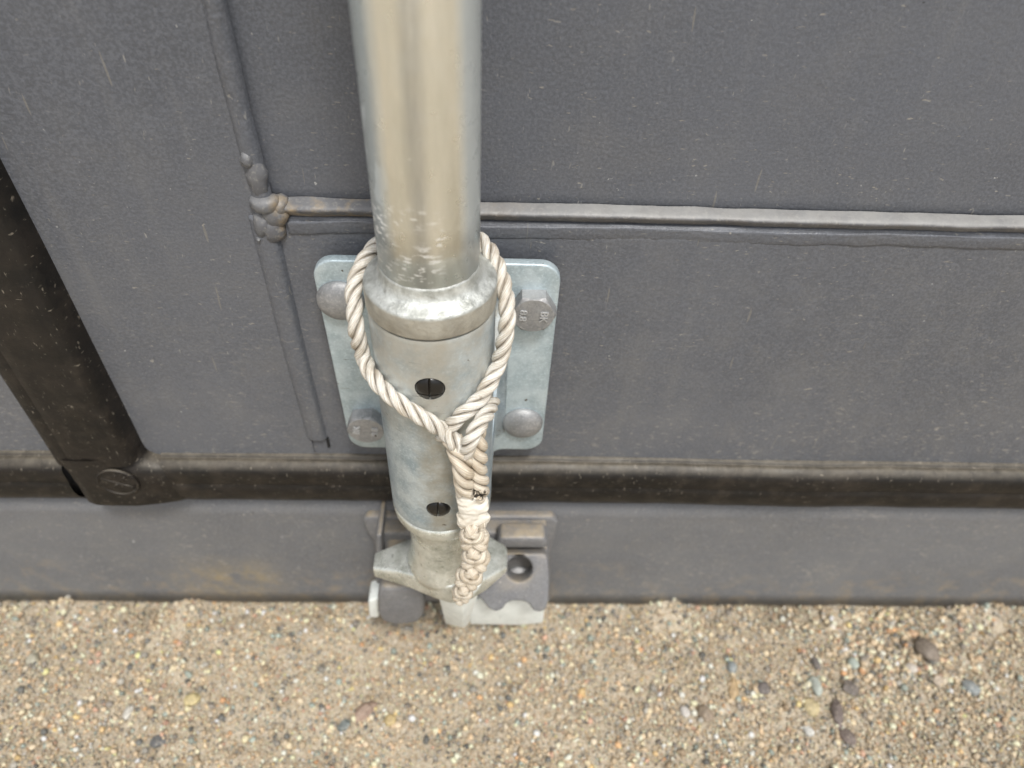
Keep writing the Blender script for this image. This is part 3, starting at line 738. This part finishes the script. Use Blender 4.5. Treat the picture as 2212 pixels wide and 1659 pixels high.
def tilted(name, px_pts, c0, tilt, depth, mat, parent):
    """outline on a plane leaning back by tilt, with thickness behind it"""
    nrm = Vector((0, -math.cos(tilt), math.sin(tilt))); V = []
    for a, b in px_pts:
        w = ray(a, b); V.append(CAM + w * ((c0 - CAM).dot(nrm) / w.dot(nrm)))
    n = len(V); V = V + [v - nrm * depth for v in V]
    Fc = [tuple(range(n)), tuple(range(2 * n - 1, n - 1, -1))] + [(i, (i + 1) % n, (i + 1) % n + n, i + n) for i in range(n)]
    return mesh(name, V, Fc, mat, parent, False), nrm
hc = at(1122, 1230, -.030); TL = R(38)
rpx = [(1060, 1206), (1078, 1196), (1176, 1196), (1184, 1204), (1187, 1250), (1185, 1300), (1179, 1317), (1166, 1324), (1152, 1320), (1143, 1305), (1128, 1299), (1108, 1299), (1094, 1304), (1086, 1317), (1070, 1323), (1054, 1314), (1040, 1296), (1022, 1282), (1040, 1262), (1056, 1240)]
rl, nrm = tilted('right_lug', rpx, hc, TL, .014, KEEP, kp)
kk = lathe_y('k', [(.0074, -.02), (.0074, .02)], 0, 0, DARK, None, 40)
kk.matrix_world = Matrix.Translation(hc) @ Matrix.Rotation(-TL, 4, 'X'); cut(rl, kk)
rl.data.materials.clear(); rl.data.materials.append(KEEP); bevel(rl, .0022, 3)
o = lathe_y('hook_pin', [(.0085, .0180), (.0085, .0112), (.0078, .0104), (.0002, .0102)], 0, 0, CAST, lb, 32)
o.matrix_local = Matrix.Translation(-lb.location) @ Matrix.Translation(hc + Vector((.0015, 0, -.0205))) @ Matrix.Rotation(-TL, 4, 'X')
prism('lug_web', [(a, b) for a, b in pp([(1064, 1190), (1184, 1190), (1186, 1262), (1064, 1262)], -.016)], -.016, -.001, KEEP, kp, .002)
lo = pp([(820, 1276), (828, 1271), (905, 1271), (914, 1278), (917, 1300), (916, 1330), (905, 1346), (880, 1351), (848, 1351), (824, 1343), (815, 1326), (815, 1295)], -.044)
prism('left_lug', lo, -.044, -.001, KEEP, kp, .0030, 5)
prism('left_web', pp([(812, 1158), (824, 1156), (826, 1262), (812, 1262)], -.026), -.026, -.002, KEEP, kp, .0014)

# ------------------------------------------------------------------ rope
rp = empty('rope', (AXX, -.075, .29)); tag(rp, 'cream twisted plastic rope looped round the bar with a braided tail', 'rope')
def on_cyl(px, py, r, fallback=None):
    w = ray(px, py); ox, oy = CAM.x - AXX, CAM.y - AXY
    a = w.x ** 2 + w.y ** 2; b = 2 * (ox * w.x + oy * w.y); c = ox * ox + oy * oy - r * r
    dsc = b * b - 4 * a * c
    t = (-b - math.sqrt(dsc)) / (2 * a) if dsc > 0 else -b / (2 * a)
    return CAM + w * t
def frames(sp):
    out = []; t0 = (sp[1] - sp[0]).normalized(); nr = t0.orthogonal().normalized()
    for i, c in enumerate(sp):
        t = (sp[min(i + 1, len(sp) - 1)] - sp[max(i - 1, 0)]).normalized()
        nr = (nr - t * nr.dot(t)).normalized(); out.append((c, t, nr, t.cross(nr)))
    return out
def resample(sp, d):
    out = [sp[0]]; acc = 0
    for i in range(1, len(sp)):
        seg = (sp[i] - sp[i - 1]).length; s = d - acc
        while s <= seg: out.append(sp[i - 1].lerp(sp[i], s / seg)); s += d
        acc = (acc + seg) % d if s > seg else acc
        acc = seg - (s - d)
    return out
def twisted(path, Rr, pitch, mat, parent, ph=0., nstr=3, taper=None, step=.00045, name='strand', k=12, hand=1):
    sp = resample(catmull(path, 40), step); fr = frames(sp)
    a = .485 * Rr; off = .60 * Rr
    for s in range(nstr):
        cen = []
        for i, (c, t, n_, b) in enumerate(fr):
            f = hand * 2 * math.pi * (i * step / pitch) + 2 * math.pi * s / nstr + ph
            e = taper(i / (len(fr) - 1)) if taper else 1
            wv = 1 + .05 * N(i * step * 90, s * 3.3, ph)
            d = n_ * math.cos(f) + b * math.sin(f)
            cen.append((c + d * off * e * wv, d, e))
        P = []
        for i, (c, d, e) in enumerate(cen):
            t = (cen[min(i + 1, len(cen) - 1)][0] - cen[max(i - 1, 0)][0]).normalized()
            d = (d - t * d.dot(t)).normalized(); b = t.cross(d)
            row = []
            for j in range(k):
                q = 2 * math.pi * j / k
                rad = a * e * (1 + .045 * math.cos(7 * q + i * .02 + s) + .05 * N(math.cos(q) * 1.5, math.sin(q) * 1.5, i * step * 150 + s * 9))
                row.append(c + d * rad * math.cos(q) * .98 + b * rad * math.sin(q) * 1.10)
            P.append(row)
        grid(name, P, mat, parent, True, True, uv=(len(P) * step / .02 * 1., 1.))
RR = .00295
G2 = .0229 + RR * .93
left_path = [at(925, 500, -.0215), at(862, 508, -.0215), at(815, 530, -.0265), at(783, 572, -.0345), at(765, 620, -.0420), at(766, 668, -.0475), on_cyl(770, 715, G2 + .0002), on_cyl(784, 768, G2), on_cyl(805, 812, G2),
             on_cyl(838, 850, HR + RR * .95), on_cyl(880, 882, HR + RR * .95), on_cyl(925, 910, HR + RR * .95), on_cyl(962, 934, HR + RR), at(984, 958, -.0745), at(990, 985, -.0735), at(996, 1010, -.0725)]
twisted(left_path, RR, .0195, ROPE, rp, .4)
right_path = [at(925, 500, -.0215), at(990, 500, -.0215), at(1040, 522, -.0270), at(1070, 565, -.0350), at(1089, 620, -.0430), at(1096, 680, -.0495), on_cyl(1090, 735, G2 + .0015), on_cyl(1075, 790, G2), on_cyl(1052, 838, G2),
              on_cyl(1026, 872, HR + RR * .95), on_cyl(996, 898, HR + RR * .95), on_cyl(976, 918, HR + RR * .6), on_cyl(955, 945, HR - .001)]
twisted(right_path, RR, .0195, ROPE, rp, 1.7)
third = [at(1063, 866, -.058), at(1050, 896, -.0685), at(1030, 925, -.0745), at(1014, 955, -.0765), at(1006, 985, -.0745)]
twisted(third, RR, .0180, ROPE, rp, .2)
# upper tail: two legs side by side
ta = [at(978, 950, -.0705), at(985, 968, -.0735), at(997, 990, -.0755), at(1001, 1015, -.0765), at(1003, 1040, -.0755), at(1008, 1062, -.0745)]
tb = [at(1026, 925, -.0700), at(1030, 950, -.0725), at(1032, 985, -.0735), at(1031, 1015, -.0738), at(1036, 1045, -.0738), at(1036, 1070, -.0738)]
twisted(ta, .0040, .0230, TAIL, rp, 1.1, hand=-1)
twisted(tb, .0037, .0200, TAIL, rp, 2.2, hand=-1)
# melted length
def knob(name, path, rad, mat, parent, amp, fr_, flat=1., seed=0.):
    sp = resample(catmull(path, 30), .00035); P = []
    for i, (c, t, n_, b) in enumerate(frames(sp)):
        u = i / (len(sp) - 1); e = rad(u); row = []
        xh = Vector((1, 0, 0)); xh = (xh - t * xh.dot(t)).normalized(); yh = t.cross(xh)
        for j in range(36):
            q = 2 * math.pi * j / 36; d = xh * math.cos(q) + yh * math.sin(q) * flat
            p = c + d * e
            k_ = 1 + amp * N(p.x * fr_, p.y * fr_, p.z * fr_ + seed) + amp * .5 * N(p.x * fr_ * 2.3, p.y * fr_ * 2.3, p.z * fr_ * 2.3)
            row.append(c + d * e * k_)
        P.append(row)
    return grid(name, P, mat, parent, True, True)
knob('melted_length', [at(1017, 1040, -.0738), at(1018, 1065, -.0742), at(1019, 1085, -.0742), at(1021, 1108, -.0742), at(1022, 1130, -.0740), at(1023, 1142, -.0738)],
     lambda u: .0062 * (.62 + .38 * math.sin(math.pi * min(1, max(0, u))) ** .5), MELT, rp, .34, 170, .62, 3.)
# lower tail: braid of eight strands (four turning each way) over a core
bp = [at(1021, 1122, -.0738), at(1023, 1145, -.0742), at(1026, 1175, -.0746), at(1028, 1200, -.0750), at(1022, 1225, -.0757), at(1010, 1250, -.0762), at(1001, 1272, -.0762), at(995, 1292, -.0758), at(992, 1300, -.0752)]
sp = resample(catmull(bp, 40), .0006); fr = frames(sp); LN = len(sp)
def bt(u): return 1.0 if u < .55 else (1 - .42 * ((u - .55) / .45) ** 1.3)
cr = []
NS, PIT = 4, .030
for hand in (1, -1):
    for s in range(NS):
        cen = []
        for i, (c, t, n_, b) in enumerate(fr):
            u = i / (LN - 1); f = hand * (2 * math.pi * i * .0006 / PIT) + 2 * math.pi * s / NS + (.3 if hand > 0 else 0)
            # over and under: strands cross six times a turn
            w = math.cos(NS * (2 * math.pi * i * .0006 / PIT) + (math.pi if hand < 0 else 0) + s * math.pi)
            d = n_ * math.cos(f) + b * math.sin(f)
            e = bt(u) * (1 if u < .93 else max(.25, (1 - u) / .07))
            cen.append((c + d * e * (.0040 + .0010 * w), d, e))
        P = []
        for i, (c, d, e) in enumerate(cen):
            t = (cen[min(i + 1, LN - 1)][0] - cen[max(i - 1, 0)][0]).normalized(); d = (d - t * d.dot(t)).normalized(); b = t.cross(d)
            P.append([c + (d * math.cos(q) * .0016 + b * math.sin(q) * .0020) * e * (1 + .07 * math.cos(5 * q)) for q in (2 * math.pi * j / 12 for j in range(12))])
        grid('braid_strand', P, TAIL, rp, True, True, uv=(LN * .0006 / .02, 1.))
